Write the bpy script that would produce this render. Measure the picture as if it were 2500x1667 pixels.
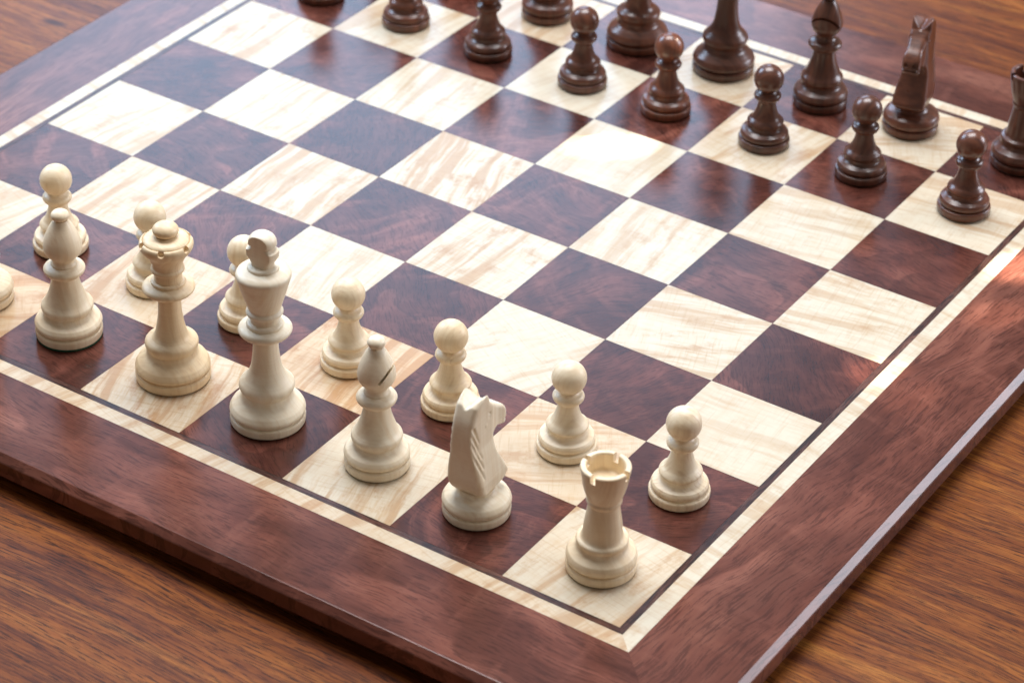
import bpy, bmesh, math, random
import numpy as np
from mathutils import Vector, Matrix

# ------------------------------------------------------------------ clear
for o in list(bpy.data.objects):
    bpy.data.objects.remove(o, do_unlink=True)
scene = bpy.context.scene
C = scene.collection
random.seed(11)
rng = np.random.RandomState(5)
S = 0.055                       # one square, metres
MM = 0.001

# ------------------------------------------------------------------ camera
YAW, PITCH, ROLL = 2.14298346, -0.59908021, 0.02735653
fw = Vector((math.cos(PITCH) * math.cos(YAW), math.cos(PITCH) * math.sin(YAW), math.sin(PITCH)))
rt = Vector((math.sin(YAW), -math.cos(YAW), 0))
up = rt.cross(fw)
r2 = rt * math.cos(ROLL) + up * math.sin(ROLL)
u2 = -rt * math.sin(ROLL) + up * math.cos(ROLL)
cam = bpy.data.cameras.new('camera')
cam.sensor_width = 36.0
cam.lens = 96.73
cam.clip_start = 0.05
cam.clip_end = 200
cam.dof.use_dof = True
cam.dof.focus_distance = 1.175
cam.dof.aperture_fstop = 14.0
camo = bpy.data.objects.new('camera', cam)
M = Matrix((r2, u2, -fw)).transposed().to_4x4()
M.translation = Vector((0.4067051, -0.7143381, 0.69325174))
camo.matrix_world = M
C.objects.link(camo)
scene.camera = camo

# ------------------------------------------------------------------ world + lamps
world = bpy.data.worlds.new('World')
scene.world = world
world.use_nodes = True
bg = world.node_tree.nodes['Background']
bg.inputs[0].default_value = (1.0, 0.90, 0.80, 1)
bg.inputs[1].default_value = 0.14

MID = Vector((-4 * S, 4 * S, 0))
def soft_panel(name, az, el, dist, w, h, radiance, col, aim=MID):
    """a panel of soft light for daylight panes and the added overhead fill, az/el in degrees seen from the board"""
    a, e = math.radians(az), math.radians(el)
    d = Vector((math.cos(e) * math.cos(a), math.cos(e) * math.sin(a), math.sin(e)))
    l = bpy.data.lights.new(name, 'AREA')
    l.shape = 'RECTANGLE'; l.size = w; l.size_y = h
    l.energy = radiance * math.pi * w * h
    l.color = col
    o = bpy.data.objects.new(name, l)
    o.location = aim + d * dist
    o.rotation_euler = (-d).to_track_quat('-Z', 'Y').to_euler()
    C.objects.link(o)
    return o
soft_panel('window_light_back', 127, 26, 3.0, 1.35, 0.95, 4.6, (0.46, 0.69, 1.0))
soft_panel('window_light_left', 173, 33, 3.0, 1.2, 1.2, 9.5, (0.54, 0.74, 1.0))
soft_panel('window_light_right', 48, 20, 3.0, 1.1, 1.1, 9.5, (0.86, 0.89, 1.0))
soft_panel('overhead_fill_soft', 124, 73, 3.2, 2.2, 1.5, 10.0, (0.98, 0.98, 1.0))  # unseen overhead fill, added to brighten the squares and piece tops

def sun_spot(name, target, az, el, dist, ang, watts, blend=0.8):
    a, e = math.radians(az), math.radians(el)
    d = Vector((math.cos(e) * math.cos(a), math.cos(e) * math.sin(a), math.sin(e)))
    l = bpy.data.lights.new(name, 'SPOT')
    l.energy = watts; l.spot_size = math.radians(ang); l.spot_blend = blend
    l.shadow_soft_size = 0.004; l.color = (1.0, 0.86, 0.70)
    o = bpy.data.objects.new(name, l)
    o.location = Vector(target) + d * dist
    o.rotation_euler = (-d).to_track_quat('-Z', 'Y').to_euler()
    C.objects.link(o)
for (tx, ty, ang_, w_) in [(0.34, 6.02, 1.2, 480), (0.45, 5.20, 1.0, 110), (0.02, 3.86, 1.0, 190), (0.40, 3.7, 1.1, 60),
                           (-3.50, 5.74, 1.0, 330), (-3.74, 5.60, 1.0, 260)]:
    sun_spot('sun_dapple_light', (tx * S, ty * S, 0), 60, 40, 1.4, ang_, w_, 0.7)

scene.render.engine = 'CYCLES'
vs = scene.view_settings
vs.view_transform = 'Standard'
try: vs.look = 'None'
except Exception: pass
vs.exposure = 0.46
vs.gamma = 1.0
vs.use_curve_mapping = False

# ------------------------------------------------------------------ node helpers
class NT:
    def __init__(s, name):
        s.m = bpy.data.materials.new(name)
        s.m.use_nodes = True
        s.t = s.m.node_tree
        s.t.nodes.clear()
        s.out = s.n('ShaderNodeOutputMaterial')
    def n(s, typ, **kw):
        nd = s.t.nodes.new(typ)
        for k, v in kw.items(): setattr(nd, k, v)
        return nd
    def set(s, sock, v):
        if isinstance(v, bpy.types.NodeSocket): s.t.links.new(v, sock)
        else: sock.default_value = v
    def math(s, op, a, b=0.0, c=0.0, clamp=False):
        nd = s.n('ShaderNodeMath', operation=op, use_clamp=clamp)
        for i, v in enumerate((a, b, c)): s.set(nd.inputs[i], v)
        return nd.outputs[0]
    def vmath(s, op, a, b=(0, 0, 0)):
        nd = s.n('ShaderNodeVectorMath', operation=op)
        s.set(nd.inputs[0], a)
        if op == 'SCALE': s.set(nd.inputs[3], b)
        else: s.set(nd.inputs[1], b)
        return nd.outputs[0]
    def noise(s, vec, scale=1.0, detail=2.0, rough=0.5, dist=0.0):
        nd = s.n('ShaderNodeTexNoise')
        s.set(nd.inputs['Vector'], vec); s.set(nd.inputs['Scale'], scale)
        s.set(nd.inputs['Detail'], detail); s.set(nd.inputs['Roughness'], rough)
        s.set(nd.inputs['Distortion'], dist)
        return nd.outputs[0], nd.outputs[1]
    def ramp(s, fac, stops, interp='LINEAR'):
        nd = s.n('ShaderNodeValToRGB')
        cr = nd.color_ramp; cr.interpolation = interp
        while len(cr.elements) < len(stops): cr.elements.new(0.5)
        for e, (p, c) in zip(cr.elements, stops):
            e.position = p
            e.color = (c, c, c, 1) if isinstance(c, (int, float)) else (*c, 1)
        s.set(nd.inputs[0], fac)
        return nd.outputs[0]
    def mix(s, fac, a, b, mode='MIX'):
        nd = s.n('ShaderNodeMix', data_type='RGBA', blend_type=mode)
        s.set(nd.inputs[0], fac)
        for i, v in ((6, a), (7, b)):
            if not isinstance(v, bpy.types.NodeSocket) and len(v) == 3: v = (*v, 1)
            s.set(nd.inputs[i], v)
        return nd.outputs[2]
    def attr(s, name):
        nd = s.n('ShaderNodeAttribute', attribute_type='OBJECT', attribute_name=name)
        return nd.outputs['Fac']
    def objco(s):
        return s.n('ShaderNodeTexCoord').outputs['Object']
    def rotz(s, vec, ang):
        nd = s.n('ShaderNodeVectorRotate', rotation_type='Z_AXIS')
        s.set(nd.inputs['Vector'], vec); s.set(nd.inputs['Angle'], ang)
        return nd.outputs[0]
    def seedvec(s, seed, k=(37.1, 91.7, 53.3)):
        nd = s.n('ShaderNodeCombineXYZ')
        for i in range(3): s.set(nd.inputs[i], s.math('MULTIPLY', seed, k[i]))
        return nd.outputs[0]
    def finish(s, col, rough, bump=None, bstr=0.1, bdist=0.0002, coat=0.0, coat_rough=0.1, spec=0.5, sss=0.0):
        b = s.n('ShaderNodeBsdfPrincipled')
        s.set(b.inputs['Base Color'], col); s.set(b.inputs['Roughness'], rough)
        s.set(b.inputs['Specular IOR Level'], spec)
        b.inputs['Coat Weight'].default_value = coat
        b.inputs['Coat Roughness'].default_value = coat_rough
        if sss:
            b.inputs['Subsurface Weight'].default_value = sss
            b.inputs['Subsurface Radius'].default_value = (1.0, 0.55, 0.25)
            b.inputs['Subsurface Scale'].default_value = 0.0012
        if bump is not None:
            bp = s.n('ShaderNodeBump')
            bp.inputs['Strength'].default_value = bstr
            bp.inputs['Distance'].default_value = bdist
            s.set(bp.inputs['Height'], bump)
            s.t.links.new(bp.outputs[0], b.inputs['Normal'])
        s.t.links.new(b.outputs[0], s.out.inputs[0])
        return s.m

def mat_maple():
    """figured maple, grain along local y; per-object: seed, grain_angle, figure, warm"""
    t = NT('figured_maple')
    seed, ang, fig, warm = t.attr('seed'), t.attr('grain_angle'), t.attr('figure'), t.attr('warm')
    v = t.vmath('SCALE', t.rotz(t.objco(), ang), 1 / S)
    v = t.vmath('ADD', v, t.seedvec(seed))
    _, wcol = t.noise(v, 1.3, 2.0)
    wc = t.vmath('SUBTRACT', wcol, (.5, .5, .5))
    w = t.vmath('ADD', v, t.vmath('SCALE', wc, 0.13))
    w2 = t.vmath('ADD', v, t.vmath('SCALE', wc, 0.07))
    # broad tan streaks, soft on one side
    a, _ = t.noise(t.vmath('MULTIPLY', w, (7.0, .55, 1)), 1.0, 5.0, 0.62)
    streak = t.math('MULTIPLY', t.ramp(a, [(0.49, 0.0), (0.60, 1.0)]), t.math('MULTIPLY', fig, 1.25), clamp=True)
    # fine streaks along the grain
    b, _ = t.noise(t.vmath('MULTIPLY', w, (24, 2.6, 1)), 1.0, 5.0, 0.68)
    fine = t.ramp(b, [(0.46, 0.0), (0.68, 1.0)])
    # curl bars across the grain
    c, _ = t.noise(t.vmath('MULTIPLY', w2, (2.2, 13, 1)), 1.0, 5.0, 0.68)
    curl = t.ramp(c, [(0.44, 0.0), (0.64, 1.0)])
    # hair-thin lines across
    g, _ = t.noise(t.vmath('MULTIPLY', w2, (3.2, 44, 1)), 1.0, 3.0, 0.6)
    gl = t.ramp(g, [(0.54, 0.0), (0.64, 1.0)])
    # mottled spalting
    m, _ = t.noise(t.vmath('MULTIPLY', w, (1.4, .8, 1)), 3.4, 7.0, 0.70)
    mot = t.ramp(m, [(0.53, 0.0), (0.66, 1.0)])
    cream = (0.635, 0.575, 0.455)
    tan = (0.40, 0.215, 0.085)
    col = t.mix(t.math('MULTIPLY', streak, 0.66), cream, tan)
    col = t.mix(t.math('MULTIPLY', fine, t.math('ADD', 0.16, t.math('MULTIPLY', fig, 0.30))), col, (0.50, 0.31, 0.155))
    col = t.mix(t.math('MULTIPLY', curl, 0.20), col, (0.56, 0.395, 0.225))
    col = t.mix(t.math('MULTIPLY', gl, t.math('ADD', 0.10, t.math('MULTIPLY', fig, 0.18))), col, (0.40, 0.25, 0.12))
    col = t.mix(t.math('MULTIPLY', mot, t.math('MULTIPLY', fig, 0.72)), col, (0.40, 0.215, 0.09))
    col = t.mix(t.math('MULTIPLY', warm, 0.60), col, t.mix(1.0, col, (0.93, 0.62, 0.34), 'MULTIPLY'))
    r = t.math('ADD', 0.20, t.math('MULTIPLY', b, 0.10))
    return t.finish(col, r, b, 0.05, 0.00005, spec=0.26)

def mat_walnut(name, deep, mid, light, stretch=(3.0, 1.0), rough=0.20, pore=0.5, warp=0.9, pores=(34, 2.2), cloud=0.5, layer=.5, spec=0.36):
    """dark walnut; grain along local y (stretch is across, along)"""
    t = NT(name)
    seed, ang, fig = t.attr('seed'), t.attr('grain_angle'), t.attr('figure')
    v = t.vmath('SCALE', t.rotz(t.objco(), ang), 1 / S)
    v = t.vmath('ADD', v, t.seedvec(seed))
    _, wc = t.noise(v, 0.8, 2.0, 0.5)
    w = t.vmath('ADD', v, t.vmath('SCALE', t.vmath('SUBTRACT', wc, (.5, .5, .5)), warp))
    a, _ = t.noise(t.vmath('MULTIPLY', w, (stretch[0], stretch[1], 1)), 1.0, 7.0, 0.66)
    base = t.ramp(a, [(0.34, deep), (0.49, mid), (0.66, light)])
    # soft cloudy dark figure
    k, _ = t.noise(t.vmath('MULTIPLY', w, (1.5, .7, 1)), 1.0, 4.0, 0.58)
    kk = t.ramp(k, [(0.44, 0.0), (0.60, 1.0)], 'EASE')
    base = t.mix(t.math('MULTIPLY', kk, cloud), base, deep)
    # layered cathedral figure: soft on one side, edged on the other
    l, _ = t.noise(t.vmath('MULTIPLY', w, (.95, layer, 1)), 1.0, 2.5, 0.5)
    lf = t.math('FRACT', t.math('MULTIPLY', l, 7.0))
    lr = t.ramp(lf, [(0.0, 0.0), (0.80, 0.85), (0.93, 1.0), (1.0, 0.0)])
    base = t.mix(t.math('MULTIPLY', lr, 0.50), base, tuple(x * 0.8 for x in deep))
    # chatoyant lighter flame across the grain
    f, _ = t.noise(t.vmath('MULTIPLY', w, (1.3, 5.0, 1)), 1.0, 5.0, 0.62)
    ff = t.ramp(f, [(0.52, 0.0), (0.68, 1.0)])
    base = t.mix(t.math('MULTIPLY', ff, t.math('MULTIPLY', fig, 0.55)), base, tuple(x * 1.5 for x in light))
    # fine grain + open pores, both following the warped figure
    q, _ = t.noise(t.vmath('MULTIPLY', w, (pores[0] * .55, pores[1] * .35, 1)), 1.0, 4.0, 0.6)
    qq = t.ramp(q, [(0.46, 0.0), (0.58, 1.0)])
    base = t.mix(t.math('MULTIPLY', qq, pore * 0.25), base, tuple(x * 0.7 for x in deep))
    p, _ = t.noise(t.vmath('MULTIPLY', w, (pores[0], pores[1], 1)), 1.0, 3.0, 0.65)
    pp = t.ramp(p, [(0.53, 0.0), (0.58, 1.0)])
    base = t.mix(t.math('MULTIPLY', pp, pore), base, tuple(x * 0.35 for x in deep))
    # rare knots
    kn, _ = t.noise(v, 1.15, 1.0)
    knm = t.math('MULTIPLY', t.math('SUBTRACT', kn, 0.74), 18.0, clamp=True)
    base = t.mix(knm, base, tuple(x * 0.4 for x in deep))
    r = t.math('ADD', rough, t.math('MULTIPLY', p, 0.08))
    return t.finish(base, r, p, 0.06, 0.00004, spec=spec)

def mat_table():
    """oiled tropical hardwood, straight grain along local x"""
    t = NT('table_hardwood')
    seed, tone = t.attr('seed'), t.attr('tone')
    v = t.vmath('ADD', t.vmath('SCALE', t.objco(), 10.0), t.seedvec(seed))
    _, wc = t.noise(t.vmath('MULTIPLY', v, (.5, 1.2, 1)), 1.0, 2.0)
    w = t.vmath('ADD', v, t.vmath('SCALE', t.vmath('SUBTRACT', wc, (.5, .5, .5)), 0.30))
    a, _ = t.noise(t.vmath('MULTIPLY', w, (.48, 11.0, 1)), 1.0, 8.0, 0.74)
    col = t.ramp(a, [(0.36, (0.125, 0.033, 0.009)), (0.47, (0.235, 0.071, 0.016)), (0.55, (0.315, 0.105, 0.022)), (0.68, (0.43, 0.172, 0.036))])
    # mottled dark figure
    m, _ = t.noise(t.vmath('MULTIPLY', w, (2.4, 13.0, 1)), 1.0, 8.0, 0.74)
    mm = t.ramp(m, [(0.49, 0.0), (0.60, 1.0)])
    col = t.mix(t.math('MULTIPLY', mm, 0.50), col, (0.105, 0.025, 0.011))
    # streaks
    b, _ = t.noise(t.vmath('MULTIPLY', w, (1.5, 90, 1)), 1.0, 6.0, 0.70)
    bb = t.ramp(b, [(0.50, 0.0), (0.58, 1.0)])
    col = t.mix(t.math('MULTIPLY', bb, 0.60), col, (0.060, 0.015, 0.007))
    # short crisp pore dashes
    c, _ = t.noise(t.vmath('MULTIPLY', w, (9, 190, 1)), 1.0, 2.0, 0.6)
    cc = t.ramp(c, [(0.555, 0.0), (0.60, 1.0)])
    col = t.mix(t.math('MULTIPLY', cc, 0.80), col, (0.022, 0.007, 0.005))
    # a few small knots
    kn, _ = t.noise(t.vmath('MULTIPLY', w, (1.2, 1.8, 1)), 1.3, 1.0)
    kk = t.ramp(kn, [(0.76, 0.0), (0.80, 1.0)])
    col = t.mix(kk, col, (0.035, 0.010, 0.007))
    col = t.mix(tone, col, t.mix(1.0, col, (0.62, 0.50, 0.46), 'MULTIPLY'))
    r = t.math('ADD', 0.28, t.math('MULTIPLY', b, 0.12))
    return t.finish(col, r, b, 0.10, 0.00006, spec=0.20)

def mat_piece(name, lightc, darkc, linec, rough, contrast, coat, sss=0.0, spec=0.5, tint=(1, 1, 1)):
    """turned wood, vertical grain with off-axis growth rings"""
    t = NT(name)
    seed, fig = t.attr('seed'), t.attr('figure')
    v = t.vmath('SCALE', t.objco(), 100.0)
    v = t.vmath('ADD', v, t.seedvec(seed))
    _, wc = t.noise(t.vmath('MULTIPLY', v, (1, 1, .35)), 0.8, 2.0)
    w = t.vmath('ADD', v, t.vmath('SCALE', t.vmath('SUBTRACT', wc, (.5, .5, .5)), 0.16))
    a, _ = t.noise(t.vmath('MULTIPLY', w, (1.3, 5.2, .15)), 1.0, 3.0, 0.55)
    aa = t.ramp(a, [(0.36, 0.0), (0.66, 1.0)])
    col = t.mix(t.math('MULTIPLY', aa, contrast), lightc, darkc)
    b, _ = t.noise(t.vmath('MULTIPLY', w, (2.5, 8.5, .12)), 1.0, 3.0, 0.55)
    bb = t.math('MULTIPLY', t.math('SUBTRACT', b, 0.50), 4.0, clamp=True)
    col = t.mix(t.math('MULTIPLY', bb, t.math('MULTIPLY', fig, 0.60)), col, linec)
    c, _ = t.noise(t.vmath('MULTIPLY', v, (60, 60, 12)), 1.0, 2.0, 0.6)
    cc = t.math('MULTIPLY', t.math('SUBTRACT', c, 0.55), 5.0, clamp=True)
    col = t.mix(t.math('MULTIPLY', cc, 0.10), col, linec)
    # faint lathe rings left by turning
    lr, _ = t.noise(t.vmath('MULTIPLY', v, (.35, .35, 26)), 1.0, 3.0, 0.7)
    lrr = t.ramp(lr, [(0.46, 0.0), (0.62, 1.0)])
    col = t.mix(t.math('MULTIPLY', lrr, 0.10), col, linec)
    # handling wear: slow tone drift
    hw, _ = t.noise(v, 0.55, 3.0, 0.6)
    col = t.mix(t.math('MULTIPLY', t.ramp(hw, [(0.42, 0.0), (0.64, 1.0)]), 0.22), col, darkc)
    col = t.mix(t.attr('tone'), col, t.mix(1.0, col, tint, 'MULTIPLY'))
    r = t.math('ADD', rough, t.math('ADD', t.math('MULTIPLY', b, 0.12), t.math('MULTIPLY', hw, 0.10)))
    return t.finish(col, r, lr, 0.10, 0.00005, coat, 0.12, spec, sss)

def mat_plain(name, col, rough):
    t = NT(name)
    n, _ = t.noise(t.vmath('SCALE', t.objco(), 4000.0), 1.0, 2.0)
    c = t.mix(n, tuple(x * 0.6 for x in col), col)
    return t.finish(c, rough, n, 0.3, 0.0002)

MAPLE = mat_maple()
WALNUT = mat_walnut('figured_walnut', (0.048, 0.0140, 0.0100), (0.134, 0.0390, 0.0255), (0.215, 0.074, 0.050), (2.2, 1.4), 0.20, 0.48, 0.60, (72, 8), 0.58, .7)
RAILW = mat_walnut('straight_walnut', (0.080, 0.0250, 0.0170), (0.182, 0.0610, 0.0405), (0.262, 0.102, 0.069), (2.2, 0.40), 0.17, 0.50, 0.32, (66, 4.6), 0.62, .26, 0.30)
FILLETW = mat_walnut('fillet_walnut', (0.035, 0.014, 0.011), (0.10, 0.040, 0.028), (0.20, 0.088, 0.058), (12.0, 1.4), 0.24, 0.75, 0.2, (40, 4), 0.3)
TABLE = mat_table()
BOX = mat_piece('boxwood', (0.90, 0.825, 0.66), (0.78, 0.645, 0.45), (0.50, 0.32, 0.16), 0.32, 0.65, 0.0, 0.0, 0.5, (0.96, 0.82, 0.64))
ROSE = mat_piece('stained_rosewood', (0.138, 0.052, 0.031), (0.052, 0.020, 0.014), (0.015, 0.006, 0.005), 0.20, 0.85, 0.25, 0.0, 0.5, (1.75, 1.55, 1.35))
FELT = mat_plain('green_felt', (0.010, 0.085, 0.045), 0.95)
RUBBER = mat_plain('black_rubber', (0.02, 0.02, 0.02), 0.7)

# ------------------------------------------------------------------ object helpers
def link(name, mesh, parent=None, mat=None, loc=(0, 0, 0), rz=0.0, **props):
    o = bpy.data.objects.new(name, mesh)
    C.objects.link(o)
    o.location = loc
    o.rotation_euler = (0, 0, rz)
    if parent: o.parent = parent
    if mesh is not None and mat is not None:
        if len(mesh.materials) == 0: mesh.materials.append(None)
        o.material_slots[0].link = 'OBJECT'
        o.material_slots[0].material = mat
    for k, v in props.items(): o[k] = v
    return o

def mesh_from(name, verts, faces, sharp=None, smooth=True):
    me = bpy.data.meshes.new(name)
    me.from_pydata([tuple(v) for v in verts], [], [tuple(f) for f in faces])
    me.update()
    bm = bmesh.new(); bm.from_mesh(me)
    bmesh.ops.remove_doubles(bm, verts=bm.verts, dist=1e-6)
    bmesh.ops.recalc_face_normals(bm, faces=bm.faces)
    bm.to_mesh(me); bm.free()
    if smooth:
        me.polygons.foreach_set('use_smooth', [True] * len(me.polygons))
        if sharp: me.set_sharp_from_angle(angle=math.radians(sharp))
    me.materials.append(None)
    return me

def catmull(pts, n=6):
    pts = [np.array(p, float) for p in pts]
    if len(pts) < 3: return pts
    out = []
    P = [2 * pts[0] - pts[1]] + pts + [2 * pts[-1] - pts[-2]]
    for i in range(1, len(P) - 2):
        p0, p1, p2, p3 = P[i - 1], P[i], P[i + 1], P[i + 2]
        t0 = 0; t1 = t0 + max(np.linalg.norm(p1 - p0), 1e-6) ** .5
        t2 = t1 + max(np.linalg.norm(p2 - p1), 1e-6) ** .5
        t3 = t2 + max(np.linalg.norm(p3 - p2), 1e-6) ** .5
        for k in range(n):
            t = t1 + (t2 - t1) * k / n
            a1 = (t1 - t) / (t1 - t0) * p0 + (t - t0) / (t1 - t0) * p1
            a2 = (t2 - t) / (t2 - t1) * p1 + (t - t1) / (t2 - t1) * p2
            a3 = (t3 - t) / (t3 - t2) * p2 + (t - t2) / (t3 - t2) * p3
            b1 = (t2 - t) / (t2 - t0) * a1 + (t - t0) / (t2 - t0) * a2
            b2 = (t3 - t) / (t3 - t1) * a2 + (t - t1) / (t3 - t1) * a3
            out.append((t2 - t) / (t2 - t1) * b1 + (t - t1) / (t2 - t1) * b2)
    out.append(pts[-1])
    return out

def profile(*curves):
    """curves: lists of (r,z) in mm; each list is smooth, joints between lists are creases"""
    out = []
    for c in curves:
        q = catmull(c)
        if out and np.linalg.norm(out[-1] - q[0]) < 1e-6: q = q[1:]
        out += q
    return [(max(0.0, float(a)), float(b)) for a, b in out]

def lathe(name, prof, seg=80, sharp=38, clamp_y=None):
    verts, faces = [], []
    rows = []
    for r, z in prof:
        row = []
        if r < 1e-4:
            row = [len(verts)] * seg
            verts.append((0, 0, z * MM))
        else:
            for k in range(seg):
                a = 2 * math.pi * k / seg
                x, y = r * math.cos(a), r * math.sin(a)
                if clamp_y is not None: y = max(-clamp_y, min(clamp_y, y))
                row.append(len(verts)); verts.append((x * MM, y * MM, z * MM))
        rows.append(row)
    for a, b in zip(rows[:-1], rows[1:]):
        for k in range(seg):
            q = [a[k], a[(k + 1) % seg], b[(k + 1) % seg], b[k]]
            f = []
            for i in q:
                if i not in f: f.append(i)
            if len(f) > 2: faces.append(f)
    # caps
    if prof[0][0] > 1e-4: faces.append(rows[0][::-1])
    if prof[-1][0] > 1e-4: faces.append(rows[-1])
    return mesh_from(name, verts, faces, sharp)

def box_mesh(sx, sy, sz, bevel=0.0):
    bm = bmesh.new()
    bmesh.ops.create_cube(bm, size=1.0)
    bmesh.ops.scale(bm, vec=(sx, sy, sz), verts=bm.verts)
    if bevel: bmesh.ops.bevel(bm, geom=bm.edges[:], offset=bevel, segments=2, affect='EDGES')
    me = bpy.data.meshes.new('tmp'); bm.to_mesh(me); bm.free()
    return me

def boolean(me, cutters, sharp=38):
    """cut the cutter meshes (mesh, matrix) out of me"""
    tmp = bpy.data.objects.new('tmp', me); C.objects.link(tmp)
    cs = []
    for cm, mw in cutters:
        c = bpy.data.objects.new('tmpc', cm); C.objects.link(c); c.matrix_world = mw; cs.append(c)
        md = tmp.modifiers.new('b', 'BOOLEAN'); md.operation = 'DIFFERENCE'; md.object = c; md.solver = 'EXACT'
    dg = bpy.context.evaluated_depsgraph_get(); dg.update()
    res = bpy.data.meshes.new_from_object(tmp.evaluated_get(dg))
    for c in cs: bpy.data.objects.remove(c, do_unlink=True)
    bpy.data.objects.remove(tmp, do_unlink=True)
    res.polygons.foreach_set('use_smooth', [True] * len(res.polygons))
    res.set_sharp_from_angle(angle=math.radians(sharp))
    while len(res.materials) > 1: res.materials.pop()
    if len(res.materials) == 0: res.materials.append(None)
    return res

# ------------------------------------------------------------------ table
TZ = -0.0165
table = link('table_top', None, label='polished reddish brown hardwood table top under the chess board', kind='structure', category='table')
table.location = (-0.3, 0.25, TZ)
y = -0.95
widths = [0.118, 0.096, 0.124, 0.104, 0.088, 0.13, 0.11, 0.098, 0.12, 0.107, 0.115, 0.09, 0.126, 0.108, 0.1, 0.119]
for i, w in enumerate(widths):
    me = mesh_from('plank', *(lambda b: ([v.co[:] for v in b.vertices], [p.vertices[:] for p in b.polygons]))(box_mesh(2.6, w - 0.00008, 0.024, 0.00006)), smooth=False)
    link('plank', me, table, TABLE, (0, y + w / 2, -0.012), 0, seed=float(rng.uniform(0, 1)), tone=float([0.1, 0.5, 0.0, 0.35, 0.15, 0.6][i % 6]))
    y += w

# ------------------------------------------------------------------ board
board = link('chess_board', None, label='large wooden chess board of maple and walnut squares with a maple inlay line', category='chess board')
board.location = (-4 * S, 4 * S, 0)
sq_bm = box_mesh(S - 0.00006, S - 0.00006, 0.006, 0.00005)
sq_me = mesh_from('square', [v.co[:] for v in sq_bm.vertices], [p.vertices[:] for p in sq_bm.polygons], smooth=False)
# figure / angle / warmth of the maple squares that stand out
SPECIAL = {  # (file from h, rank) -> figure, angle deg, warm
    (4, 4): (1.00, -14, .05), (3, 3): (.80, 4, .05), (2, 4 - 1): (.80, 6, .1), (0, 4): (.55, 82, .05), (0, 0): (.72, 12, .18),
    (4, 0): (.95, -18, .35), (2, 0): (.75, -12, .15), (3, 1): (.90, -6, .75), (1, 1): (.62, 60, .50), (5, 1): (.75, -10, .45),
    (6, 0): (.7, 50, .8), (6, 6 - 4): (.7, 0, .3), (7, 2): (.7, 0, .5), (5, 3): (.75, -4, .05), (0, 2): (.30, 86, .10), (1, 3): (.62, 70, .05),
    (2, 2): (.5, 30, .05), (4, 2): (.45, -8, .05), (6, 4): (.62, 0, .0), (7, 5): (.75, 0, .05), (7, 3): (.6, 8, .0), (6, 6): (.55, 10, .05), (5, 5): (.55, -6, .0), (5, 3): (.75, -4, .0), (0, 6): (.55, 84, .15), (2, 6): (.65, 10, .30),
    (3, 7): (.6, 30, .3), (1, 7): (.7, 60, .2), (5, 7): (.6, 0, .4), (4, 6): (.3, 20, .05), (3, 5): (.35, 0, .0), (1, 5): (.45, 80, .1)}
for i in range(8):
    for j in range(8):
        light = (i + j) % 2 == 0
        loc = ((4 - i - .5) * S, (j + .5 - 4) * S, -0.003)
        sd = float(rng.uniform(0, 1))
        if light:
            fg, an, wm = SPECIAL.get((i, j), (rng.uniform(.25, .6), rng.uniform(-15, 15), rng.uniform(0, .2)))
            link('light_square', sq_me, board, MAPLE, loc, 0, seed=sd, grain_angle=math.radians(float(an)), figure=float(fg), warm=float(wm))
        else:
            link('dark_square', sq_me, board, WALNUT, loc, 0, seed=sd, grain_angle=float(rng.uniform(.4, 2.6)), figure=float(rng.uniform(.15, .9)))

def rail(name, prof):
    """mitred frame member on the -y side of the board; prof = closed (offset outward, z)"""
    n = len(prof); vs_, fs = [], []
    for sx in (1, -1):
        for o, z in prof: vs_.append((sx * (4 * S + o), -4 * S - o, z))
    for k in range(n):
        k2 = (k + 1) % n
        fs.append((k, k2, n + k2, n + k))
    fs.append(tuple(range(n))[::-1]); fs.append(tuple(range(n, 2 * n)))
    return mesh_from(name, vs_, fs, smooth=False)
g = 0.00004
o1, o2, o3 = 0.058 * S, 0.1925 * S, 0.972 * S
fil = rail('fillet_strip', [(g, 0), (o1 - g, 0), (o1 - g, -.006), (g, -.006)])
inl = rail('inlay_strip', [(o1, 0), (o2 - g, 0), (o2 - g, -.006), (o1, -.006)])
rl = rail('border_rail', [(o2, 0), (o3 - .0002, 0), (o3 + .0002, -.00012), (o3 + .0028, -.0026), (o3 + .0031, -.0031), (o3 + .0031, -.0100),
                          (o3 + .0026, -.0108), (o3 - .002, -.0128), (o2, -.0128)])
for k in range(4):
    a = k * math.pi / 2
    sd = float(rng.uniform(0, 1))
    link('fillet_strip', fil, board, FILLETW, (0, 0, 0), a, seed=sd, grain_angle=math.pi / 2, figure=.3)
    link('inlay_strip', inl, board, MAPLE, (0, 0, 0), a, seed=sd + .3, grain_angle=[0.28, 0.10, -.2, .2][k], figure=[.62, .45, .5, .5][k], warm=[.42, .02, .05, .05][k])
    link('border_rail', rl, board, RAILW, (0, 0, 0), a, seed=[.13, .57, .81, .35][k], grain_angle=math.pi / 2 + [0, .12, 0, .0][k], figure=.25)
foot = lathe('rubber_foot', profile([(0, -16.5), (7, -16.5)], [(7, -16.5), (8, -12.7)], [(8, -12.7), (0, -12.7)]), 32)
for sx in (-1, 1):
    for sy in (-1, 1):
        link('rubber_foot', foot, board, RUBBER, (sx * 4.2 * S, sy * 4.2 * S, 0))

# ------------------------------------------------------------------ pieces: turned profiles (mm)
F0 = 0.5      # felt thickness
def slab(R, h):
    return [[(0, F0), (R - .5, F0)], [(R - .5, F0), (R - .1, 1.2), (R, 1.9)], [(R, 1.9), (R + .02, h - 1.0), (R - .3, h - .35), (R - .9, h - .1)], [(R - .9, h - .1), (R - 1.9, h + .15)]]

def base_mesh(kind, R, h, ogee):
    """the turned foot: straight slab, crease, then ogee up to the waist"""
    return lathe(kind + '_base', profile(*(slab(R, h) + ogee)))

PARTS = {}
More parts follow.
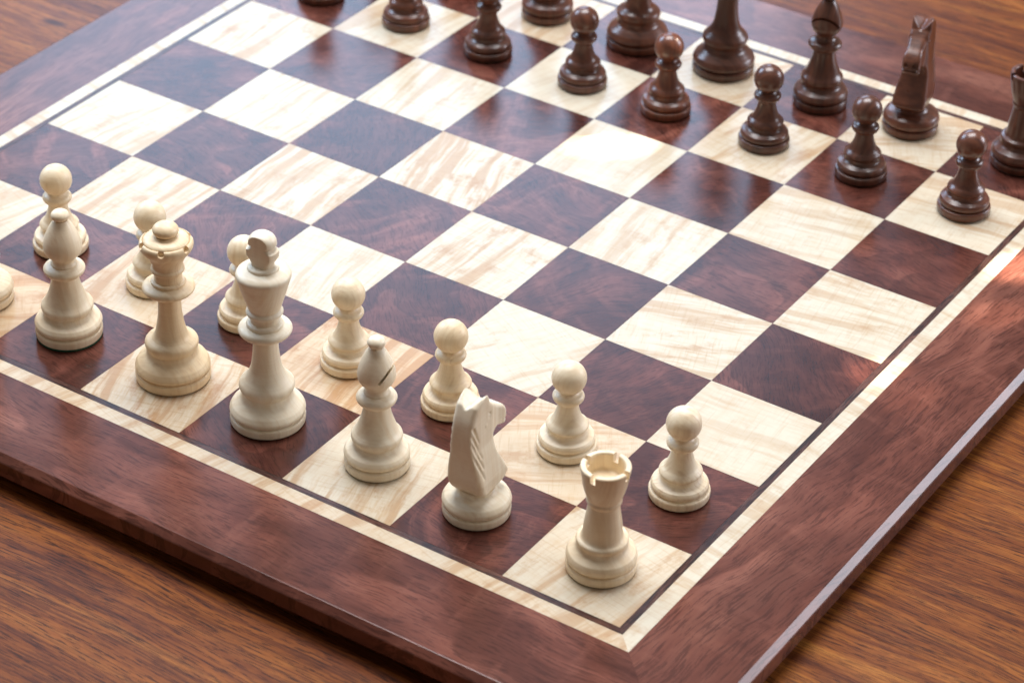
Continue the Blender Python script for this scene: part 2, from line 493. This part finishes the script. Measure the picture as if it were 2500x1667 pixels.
# --- pawn
PARTS['pawn'] = [
    ('base', base_mesh('pawn', 12.9, 4.7, [[(11.0, 4.85), (11.7, 5.2), (12.05, 6.0), (12.05, 7.0), (11.4, 8.2)], [(11.4, 8.2), (9.6, 8.9), (8.4, 9.7), (7.9, 11.2)], [(8.05, 11.2), (0, 11.2)]])),
    ('stem', lathe('pawn_stem', profile([(0, 11.1), (8.0, 11.1)], [(8.0, 11.1), (8.15, 11.8), (8.9, 12.5)], [(8.9, 12.5), (9.15, 13.0), (8.9, 13.7), (8.2, 14.5), (7.0, 15.6), (5.7, 18.2), (4.75, 21.2), (4.25, 24.6)], [(4.25, 24.6), (0, 24.6)]))),
    ('collar', lathe('pawn_collar', profile([(0, 24.5), (4.2, 24.5)], [(4.2, 24.5), (5.6, 25.3), (6.55, 26.5), (6.75, 27.7), (6.1, 28.8), (4.8, 29.5), (3.9, 30.4)], [(3.9, 30.4), (0, 30.4)]))),
    ('head', lathe('pawn_head', profile([(7.42 * math.sin(a), 36.6 - 7.42 * math.cos(a)) for a in np.linspace(.50, math.pi, 16)]))),
]
# --- rook
rook_top = lathe('rook_turret', profile([(0, 32.2), (6.3, 32.2)], [(6.3, 32.2), (6.5, 33.0), (7.1, 33.9), (7.15, 34.8), (6.9, 35.4)], [(6.9, 35.4), (7.5, 37.2), (8.7, 41.4), (9.4, 45.5), (10.1, 50.0), (10.05, 50.7), (9.7, 51.1)],
                                       [(9.7, 51.1), (8.1, 51.1), (7.75, 50.6)], [(7.75, 50.6), (7.6, 47.0), (7.3, 44.5)], [(7.3, 44.5), (6.5, 43.6), (0, 43.2)]))
cutb = box_mesh(0.030, 0.0023, 0.0075)
rook_top = boolean(rook_top, [(cutb, Matrix.Translation((0, 0, 0.0512)) @ Matrix.Rotation(math.radians(a), 4, 'Z')) for a in (6, 96)])
PARTS['rook'] = [
    ('base', base_mesh('rook', 14.3, 4.8, [[(12.4, 4.95), (13.6, 5.3), (14.2, 6.2), (14.35, 7.8), (13.6, 9.6)], [(13.6, 9.6), (11.9, 10.7), (10.5, 11.8), (9.95, 13.2)], [(9.95, 13.2), (0, 13.2)]])),
    ('stem', lathe('rook_stem', profile([(0, 13.1), (9.9, 13.1)], [(9.9, 13.1), (10.3, 14.0), (10.65, 15.2), (10.4, 15.9), (9.9, 16.2)], [(9.9, 16.2), (8.9, 16.5), (8.3, 17.4), (7.65, 23), (6.95, 27.7), (6.35, 32.3)], [(6.35, 32.3), (0, 32.3)]))),
    ('turret', rook_top),
]
# --- bishop
mitre = lathe('bishop_mitre', profile([(0, 37.1), (5.3, 37.1)], [(5.3, 37.1), (5.45, 37.6), (5.15, 38.1)], [(5.15, 38.1), (4.75, 38.8), (4.85, 40.0), (5.9, 41.4), (7.4, 43.6), (8.0, 46.2), (7.5, 49.6), (6.1, 53.6), (4.3, 57.3), (2.9, 59.4)], [(2.9, 59.4), (0, 59.4)]))
sl = box_mesh(0.0110, 0.024, 0.0011)
tilt = Matrix.Translation((0.0063, 0, 0.0505)) @ Matrix.Rotation(math.radians(-56), 4, 'Y')
mitre = boolean(mitre, [(sl, tilt)])
PARTS['bishop'] = [
    ('base', base_mesh('bishop', 13.9, 5.0, [[(12.0, 5.15), (13.2, 5.5), (13.8, 6.3), (13.95, 7.6), (13.1, 9.3)], [(13.1, 9.3), (11.4, 10.4), (10.1, 11.4), (9.6, 12.6)], [(9.6, 12.6), (0, 12.6)]])),
    ('stem', lathe('bishop_stem', profile([(0, 12.5), (9.5, 12.5)], [(9.5, 12.5), (10.3, 13.8), (10.85, 15.4), (10.6, 16.7), (9.9, 17.6)], [(9.9, 17.6), (9.0, 18.8), (7.7, 21.9), (6.1, 27.2), (5.55, 31.4)], [(5.55, 31.4), (0, 31.4)]))),
    ('collar', lathe('bishop_collar', profile([(0, 31.3), (5.5, 31.3)], [(5.5, 31.3), (7.2, 32.4), (8.4, 34.0), (8.55, 35.1), (7.7, 36.2), (6.3, 36.8), (5.3, 37.2)], [(5.3, 37.2), (0, 37.2)]))),
    ('mitre', mitre),
    ('finial', lathe('bishop_finial', profile([(3.8 * math.sin(a), 61.8 - 2.75 * math.cos(a)) for a in np.linspace(.55, math.pi, 12)]))),
]
# --- queen
coronet = lathe('queen_coronet', profile([(0, 50.0), (6.05, 50.0)], [(6.05, 50.0), (6.0, 53.9)], [(6.0, 53.9), (6.5, 54.8), (7.2, 55.7), (7.2, 56.6), (6.6, 57.4)], [(6.6, 57.4), (6.7, 59.0), (7.5, 61.3), (9.0, 63.9), (10.7, 66.0), (11.5, 67.8), (11.5, 69.2), (11.0, 70.2), (10.3, 70.6)],
                                        [(10.3, 70.6), (10.0, 69.9)], [(10.0, 69.9), (9.8, 70.7), (8.9, 71.5), (6.8, 72.2), (4.4, 72.6)], [(4.4, 72.6), (0, 72.6)]))
def cyl_cut(r, x0, x1):
    bm = bmesh.new()
    bmesh.ops.create_cone(bm, cap_ends=True, segments=20, radius1=r, radius2=r, depth=x1 - x0)
    bmesh.ops.rotate(bm, verts=bm.verts, matrix=Matrix.Rotation(math.pi / 2, 3, 'Y'))
    bmesh.ops.translate(bm, verts=bm.verts, vec=((x0 + x1) / 2, 0, 0))
    me = bpy.data.meshes.new('c'); bm.to_mesh(me); bm.free(); return me
cc = cyl_cut(0.0015, 0.0098, 0.0140)
coronet = boolean(coronet, [(cc, Matrix.Rotation(math.radians(a), 4, 'Z') @ Matrix.Translation((0, 0, 0.0696))) for a in [-62 + 60 * k for k in range(6)]])
PARTS['queen'] = [
    ('base', base_mesh('queen', 16.4, 5.2, [[(14.5, 5.35), (15.7, 5.7), (16.25, 6.5), (16.3, 7.6), (15.2, 9.8)], [(15.2, 9.8), (13.0, 11.7), (11.3, 13.2), (10.6, 15.3)], [(10.6, 15.3), (0, 15.3)]])),
    ('stem', lathe('queen_stem', profile([(0, 15.2), (10.5, 15.2)], [(10.5, 15.2), (11.2, 16.6), (11.65, 18.4), (11.3, 19.8), (10.3, 20.7)], [(10.3, 20.7), (8.6, 21.2)], [(8.6, 21.2), (7.4, 22.6), (6.2, 27), (5.4, 32), (5.05, 37.5), (5.0, 43.4)], [(5.0, 43.4), (0, 43.4)]))),
    ('collar', lathe('queen_collar', profile([(0, 43.3), (5.0, 43.3)], [(5.0, 43.3), (8.3, 44.2), (10.7, 45.6), (11.35, 46.8), (10.8, 47.9), (9.0, 48.7), (7.3, 49.1)], [(7.3, 49.1), (7.55, 49.7), (7.3, 50.4), (6.4, 50.7)], [(6.4, 50.7), (0, 50.7)]))),
    ('coronet', coronet),
    ('finial', lathe('queen_finial', profile([(5.6 * math.sin(a), 75.2 - 3.55 * math.cos(a)) for a in np.linspace(.85, math.pi, 14)]))),
]
# --- king
PARTS['king'] = [
    ('base', base_mesh('king', 16.2, 4.9, [[(14.3, 5.05), (15.5, 5.4), (16.1, 6.2), (16.25, 7.4), (15.2, 9.6)], [(15.2, 9.6), (12.9, 11.6), (11.1, 13.3), (10.35, 15.4)], [(10.35, 15.4), (0, 15.4)]])),
    ('stem', lathe('king_stem', profile([(0, 15.3), (10.3, 15.3)], [(10.3, 15.3), (11.2, 16.8), (11.95, 18.7), (11.6, 20.4), (10.5, 21.7)], [(10.5, 21.7), (8.7, 23.7), (6.85, 27.6), (5.9, 32.7), (5.45, 37.7), (5.35, 43.4)], [(5.35, 43.4), (0, 43.4)]))),
    ('collar', lathe('king_collar', profile([(0, 43.3), (5.3, 43.3)], [(5.3, 43.3), (8.4, 44.1), (10.7, 45.7), (11.45, 47.1), (10.9, 48.3), (9.2, 49.0), (7.7, 49.2)], [(7.7, 49.2), (7.9, 49.9), (7.6, 50.7), (6.5, 51.2)], [(6.5, 51.2), (0, 51.2)]))),
    ('crown', lathe('king_crown', profile([(0, 51.0), (6.1, 51.0)], [(6.1, 51.0), (6.05, 53.4)], [(6.05, 53.4), (6.6, 54.3), (7.75, 55.2), (7.85, 56.2), (7.2, 57.0)], [(7.2, 57.0), (6.8, 57.3)], [(6.8, 57.3), (7.6, 60.0), (9.35, 65.6), (11.2, 72.2), (11.65, 74.0), (11.2, 75.3), (9.6, 76.4), (6.7, 77.2)], [(6.7, 77.2), (6.65, 77.9), (6.2, 78.4), (5.0, 78.7)], [(5.0, 78.7), (0, 78.7)]))),
    ('cross', lathe('king_cross', profile([(0, 78.4), (4.6, 78.4)], [(4.6, 78.4), (4.9, 80.2)], [(4.9, 80.2), (6.7, 83.4)], [(6.7, 83.4), (6.85, 86.3)], [(6.85, 86.3), (4.7, 87.5)], [(4.7, 87.5), (6.0, 88.8)], [(6.0, 88.8), (5.7, 91.0), (4.5, 92.8), (2.3, 93.9), (0, 94.2)]), 120, 30, clamp_y=3.7)),
]

# --- knight: carved head from a signed distance field, meshed with surface nets
def surface_nets(f, org, h):
    s = f < 0
    nx, ny, nz = f.shape
    cn = [(i, j, k) for i in (0, 1) for j in (0, 1) for k in (0, 1)]
    cs = np.stack([s[i:nx - 1 + i, j:ny - 1 + j, k:nz - 1 + k] for i, j, k in cn])
    act = cs.any(0) & ~cs.all(0)
    idx = -np.ones(act.shape, int); ids = np.argwhere(act); idx[act] = np.arange(len(ids))
    acc = np.zeros((len(ids), 3)); cnt = np.zeros(len(ids))
    for a in range(8):
        for b in range(a + 1, 8):
            d = np.abs(np.subtract(cn[a], cn[b])).sum()
            if d != 1: continue
            pa, pb = np.array(cn[a]), np.array(cn[b])
            fa = f[tuple((ids + pa).T)]; fb = f[tuple((ids + pb).T)]
            m = (fa < 0) != (fb < 0)
            t = np.where(m, fa / np.where(m, fa - fb, 1), 0)
            acc[m] += (pa + t[:, None] * (pb - pa))[m]; cnt[m] += 1
    vs_ = (ids + acc / cnt[:, None]) * h + org
    fs = []
    for ax in range(3):
        sl0 = [slice(1, -1)] * 3; sl1 = [slice(1, -1)] * 3
        sl0[ax] = slice(0, -1); sl1[ax] = slice(1, None)
        A, B = s[tuple(sl0)], s[tuple(sl1)]
        e = np.argwhere(A != B); off = np.ones(3, int); off[ax] = 0
        e = e + off
        flip = s[tuple(e.T)]
        u, v = [(1, 2), (2, 0), (0, 1)][ax]
        du = np.zeros(3, int); du[u] = 1; dv = np.zeros(3, int); dv[v] = 1
        q = np.stack([idx[tuple((e - du - dv).T)], idx[tuple((e - dv).T)], idx[tuple(e.T)], idx[tuple((e - du).T)]], 1)
        q[~flip] = q[~flip][:, ::-1]
        fs.append(q[(q >= 0).all(1)])
    return vs_, np.concatenate(fs)

def poly_sdf(px, py, poly):
    d = np.full(px.shape, 1e9); inside = np.zeros(px.shape, bool)
    n = len(poly)
    for i in range(n):
        ax, ay = poly[i]; bx, by = poly[(i + 1) % n]
        ex, ey = bx - ax, by - ay
        t = np.clip(((px - ax) * ex + (py - ay) * ey) / (ex * ex + ey * ey), 0, 1)
        d = np.minimum(d, np.hypot(px - ax - t * ex, py - ay - t * ey))
        c = ((ay > py) != (by > py)) & (px < (bx - ax) * (py - ay) / (by - ay + 1e-12) + ax)
        inside ^= c
    return np.where(inside, -d, d)

def smax(a, b, k):
    h = np.clip(0.5 - 0.5 * (b - a) / k, 0, 1)
    return b * (1 - h) + a * h + k * h * (1 - h)
def smin(a, b, k): return -smax(-a, -b, k)

def knight_head():
    h = 0.42
    xs = np.arange(-11, 11.01, h); ys = np.arange(-17, 18, h); zs = np.arange(12.5, 66, h)
    X, Y, Z = np.meshgrid(xs, ys, zs, indexing='ij')
    side = catmull([(-6.6, 13.6), (-9.4, 17.0), (-11.2, 22.5), (-12.4, 31), (-13.6, 40), (-13.6, 46), (-12.4, 52.5), (-9.6, 58.6)], 4)
    side += [np.array(p, float) for p in [(-5.5, 61.2), (-1.5, 62.4), (0.6, 59.0), (1.3, 56.6)]]
    side += catmull([(1.3, 56.6), (4.8, 53.6), (9.4, 50.2), (13.4, 47.4), (15.6, 44.4), (15.8, 40.0), (14.2, 37.6)], 4)[1:]
    side += catmull([(14.2, 37.6), (11.6, 38.4), (8.9, 39.0), (5.6, 38.0), (3.9, 35.9), (4.3, 32.4), (6.9, 27.2), (10.2, 21.2), (11.9, 18.0), (10.6, 15.8), (6.6, 13.6)], 4)[1:]
    P = poly_sdf(Y, Z, [tuple(p) for p in side])
    a = np.interp(Z, [12, 16, 21, 28, 36, 45, 53, 58, 63], [6.6, 8.2, 8.5, 7.6, 6.3, 5.4, 5.1, 5.2, 5.4])
    # muzzle narrower than the cheek, cheek edge as a step
    mz = np.interp(Y, [2.2, 4.4, 9, 13, 16], [5.6, 4.5, 4.1, 4.7, 4.3])
    upper = 1 / (1 + np.exp(-(Z - 37.2) * 1.6))
    A = np.minimum(a, mz * upper + a * (1 - upper))
    # chest and nape panels chamfered
    front = np.interp(Z, [12, 18, 26, 33, 36.5, 37.5], [6.6, 11.9, 8.2, 4.5, 4.0, 99])
    body = smax(P, (np.abs(X) - A) * 0.96, 2.2)
    ch = (np.abs(X) * 0.80 + (Y - front) * 0.60) - (0.80 * a * 0.93)
    body = np.where(Z < 37, smax(body, ch, 0.8), body)
    back = np.interp(Z, [13.6, 18, 23.5, 31, 40, 46, 52.5, 58.6, 62], [-6.6, -9.8, -11.4, -12.4, -13.6, -13.6, -12.4, -9.6, -6])
    cb = (np.abs(X) * 0.86 - (Y - back) * 0.50) - (0.86 * a * 0.985)
    body = smax(body, cb, 1.5)
    # round at the bottom into the base ring
    cyl = np.hypot(X, Y) - np.interp(Z, [12, 14, 16.5, 20, 27, 34], [6.8, 9.6, 13.0, 16.0, 20, 25])
    body = smax(body, cyl, 0.8)
    # valley between the ears
    v = (57.2 + (Y + 9) * (-0.10) + 5.4 * (np.abs(X) / 5.2) ** 1.25) - Z
    body = smax(body, -v * 0.8, 0.4)
    # ear fronts hollowed, ears separated from forehead
    ear = np.hypot(np.abs(X) - 3.1, np.hypot((Y - 1.6) * 1.0, (Z - 60.6) * 0.62)) - 1.7
    body = smax(body, -ear, 0.3)
    # mane cuts on both flanks
    def seg(y0, z0, y1, z1, r):
        t = np.clip(((Y - y0) * (y1 - y0) + (Z - z0) * (z1 - z0)) / ((y1 - y0) ** 2 + (z1 - z0) ** 2), 0, 1)
        d = np.hypot(Y - y0 - t * (y1 - y0), Z - z0 - t * (z1 - z0))
        return np.hypot(d, (np.abs(X) - a - 0.15) * 0.8) - r * (1 - 0.5 * t)
    for s_ in [(-11.6, 50, -8.4, 42.0), (-12.4, 46.5, -7.2, 34.0), (-12.9, 43.0, -7.3, 29.5), (-13.0, 38.0, -7.6, 24.5)]:
        body = smax(body, -seg(*s_, 0.95), 0.25)
    # eye socket + brow, mouth, nostrils
    body = smax(body, -(np.hypot(np.hypot(Y - 0.4, (Z - 50.6) * 0.75), (np.abs(X) - 5.5) * 0.9) - 1.05), 0.35)
    eye = np.hypot(np.hypot(Y - 0.3, Z - 50.2), np.abs(X) - 4.6) - 0.75
    body = smin(body, eye, 0.2)
    bump = np.hypot(np.hypot(Y + 2.6, Z - 47.0), np.abs(X) - 4.95) - 0.75
    body = smin(body, bump, 0.5)
    mouth = np.maximum(np.abs((Z - 40.3) - (Y - 11) * 0.02) - 0.42, np.maximum(11.2 - Y, 3.3 - np.abs(X)))
    mouth = np.minimum(mouth, np.maximum(np.abs(Z - 40.3) - 0.42, 14.9 - Y))
    body = smax(body, -mouth, 0.25)
    nos = np.hypot(np.hypot(np.abs(X) - 2.1, Z - 43.2), (Y - 15.9) * 0.7) - 1.05
    body = smax(body, -nos, 0.25)
    body = np.maximum(body, 13.2 - Z)
    vs_, fs = surface_nets(body, np.array([xs[0], ys[0], zs[0]]), h)
    # light smoothing
    n = len(vs_); e = np.concatenate([fs[:, [0, 1]], fs[:, [1, 2]], fs[:, [2, 3]], fs[:, [3, 0]]])
    for lam in (0.35, 0.25):
        acc = np.zeros((n, 3)); c = np.zeros(n)
        for k in range(3):
            acc[:, k] = np.bincount(e[:, 0], vs_[e[:, 1], k], n) + np.bincount(e[:, 1], vs_[e[:, 0], k], n)
        c = np.bincount(e[:, 0], minlength=n) + np.bincount(e[:, 1], minlength=n)
        vs_ = vs_ + lam * (acc / np.maximum(c, 1)[:, None] - vs_)
    return mesh_from('knight_horse_head', vs_ * MM, fs)
PARTS['knight'] = [
    ('base', base_mesh('knight', 14.2, 4.7, [[(12.3, 4.85), (13.6, 5.2), (14.2, 6.1), (14.35, 7.6), (13.4, 9.6)], [(13.4, 9.6), (11.2, 10.9), (8.6, 11.7), (7.7, 12.6)], [(7.7, 12.6), (7.9, 13.2), (7.5, 13.7)], [(7.5, 13.7), (0, 13.7)]])),
    ('horse_head', knight_head()),
]
RAD = {'pawn': 12.9, 'rook': 14.3, 'bishop': 13.9, 'queen': 16.4, 'king': 16.2, 'knight': 14.2}
FELTM = {k: lathe('felt_' + k, profile([(0, 0.03), (r - 1.1, 0.03)], [(r - 1.1, 0.03), (r - 1.1, F0 - .03)], [(r - 1.1, F0 - .03), (0, F0 - .03)]), 48) for k, r in RAD.items()}

def piece(kind, white, x, y, label, rz=0.0, fig=None, tone=None):
    nm = ('white_' if white else 'black_') + kind
    e = link(nm, None, label=label, category='chess piece')
    e['group'] = ('cream ' if white else 'dark brown ') + (kind + 's' if kind not in ('king', 'queen') else kind) + ' of the chess set'
    e.location = (x * S, y * S, 0)
    e.rotation_euler = (random.uniform(-.002, .002), random.uniform(-.002, .002), math.radians(rz))
    sd = float(rng.uniform(0, 1)); fg = float(.25 + .75 * fig if fig is not None else rng.uniform(.3, .8))
    tn = float(tone if tone is not None else rng.uniform(.1, .7))
    for pn, me in PARTS[kind]:
        link(pn, me, e, BOX if white else ROSE, seed=sd, figure=fg, tone=tn)
    fp = link('felt_pad', FELTM[kind], e, FELT)
    if 'green felt showing' in label:        # this one's pad is a little oversize and loose
        fp.scale = (1.075, 1.075, 1.6)
        e.location.z += 0.0004
        e.scale = (1.07, 1.07, 1.0)          # this bishop was turned a touch stouter
    return e

W, B = True, False
# cream side, back rank from the near corner outwards
piece('rook', W, -.466, .489, 'cream rook on the pale corner square nearest the camera', -5, .15, 0.55)
piece('knight', W, -1.575, .515, 'cream knight standing between the near cream rook and a cream bishop', 3, .1, 0.05)
piece('bishop', W, -2.52, .557, 'cream bishop between the cream knight and the cream king, slit in its mitre visible', 18, .1, 0.1)
piece('king', W, -3.549, .535, 'tall cream king topped with a carved cross, beside the cream queen', 4, .1, 0.0)
piece('queen', W, -4.519, .565, 'cream queen with a notched coronet and ball top, beside the cream king', 0, .45, 0.8)
piece('bishop', W, -5.578, .535, 'cream bishop left of the cream queen, green felt showing under its base', 170, .35, 0.25)
piece('knight', W, -6.5, .51, 'cream piece mostly cut off by the left edge of the picture', 38, .2, 0.35)
piece('rook', W, -7.5, .5, 'cream rook on the far left corner square, outside the picture', 0)
# cream pawns
piece('pawn', W, -.445, 1.562, 'cream pawn with striped grain on the rightmost dark square behind the near rook', 15, .95, 0.35)
piece('pawn', W, -1.454, 1.563, 'cream pawn on a pale square right of the cream knight, behind the near rook', 50, .25, 0.3)
piece('pawn', W, -2.497, 1.503, 'cream pawn half hidden behind the cream knight', 80, .55, 0.7)
piece('pawn', W, -3.489, 1.514, 'cream pawn on a pale square behind the cream bishop with the visible slit', 10, .3, 0.5)
piece('pawn', W, -4.544, 1.527, 'cream pawn half hidden behind the cream king', 120, .3, 0.45)
piece('pawn', W, -5.493, 1.493, 'cream pawn half hidden behind the cream queen', 60, .4, 0.4)
piece('pawn', W, -6.509, 1.489, 'leftmost cream pawn in view, behind the cream bishop with green felt', 20, .3, 0.5)
piece('pawn', W, -7.68, 1.5, 'cream pawn at the far left end of its row, outside the picture', 0)
# dark pawns
piece('pawn', B, -.506, 6.544, 'dark brown pawn on a pale square in front of the dark rook', 15, None, 0.55)
piece('pawn', B, -1.527, 6.552, 'dark brown pawn on a dark square in front of the dark knight', 70, None, 0.1)
piece('pawn', B, -2.513, 6.538, 'dark brown pawn in front of the dark bishop whose mitre is in view', 30, None, 0.2)
piece('pawn', B, -3.546, 6.52, 'dark brown pawn in front of the dark king, with a pinpoint glint on its ball', 140, None, 0.95)
piece('pawn', B, -4.451, 6.502, 'dark brown pawn in front of the dark queen at the top edge', 0, None, 0.35)
piece('pawn', B, -5.512, 6.484, 'dark brown pawn on a dark square, ball cut off by the top edge', 50, None, 0.3)
piece('pawn', B, -6.497, 6.513, 'dark brown pawn base on a pale square, cut off by the top edge', 10, None, 0.8)
piece('pawn', B, -7.505, 6.478, 'dark brown pawn base at the top left, only a sliver in view', 90)
# dark back rank
piece('rook', B, -.456, 7.58, 'dark brown rook cut off by the right edge of the picture', 40)
piece('knight', B, -1.552, 7.575, 'dark brown knight facing the viewer near the upper right corner', 191)
piece('bishop', B, -2.452, 7.494, 'dark brown bishop left of the dark knight, tip cut off by the top edge', -78)
piece('king', B, -3.518, 7.537, 'dark brown king left of the dark bishop, only base and stem in view', 0)
piece('queen', B, -4.455, 7.495, 'dark brown queen left of the dark king, only its broad base in view', 0)
piece('bishop', B, -5.472, 7.466, 'dark brown bishop base between two dark pawns at the top edge', -60)
piece('knight', B, -6.5, 7.5, 'dark brown knight just above the top edge, its reflection on the dark square', 180)
piece('rook', B, -7.5, 7.5, 'dark brown rook on the far left corner beyond the top edge', 0)
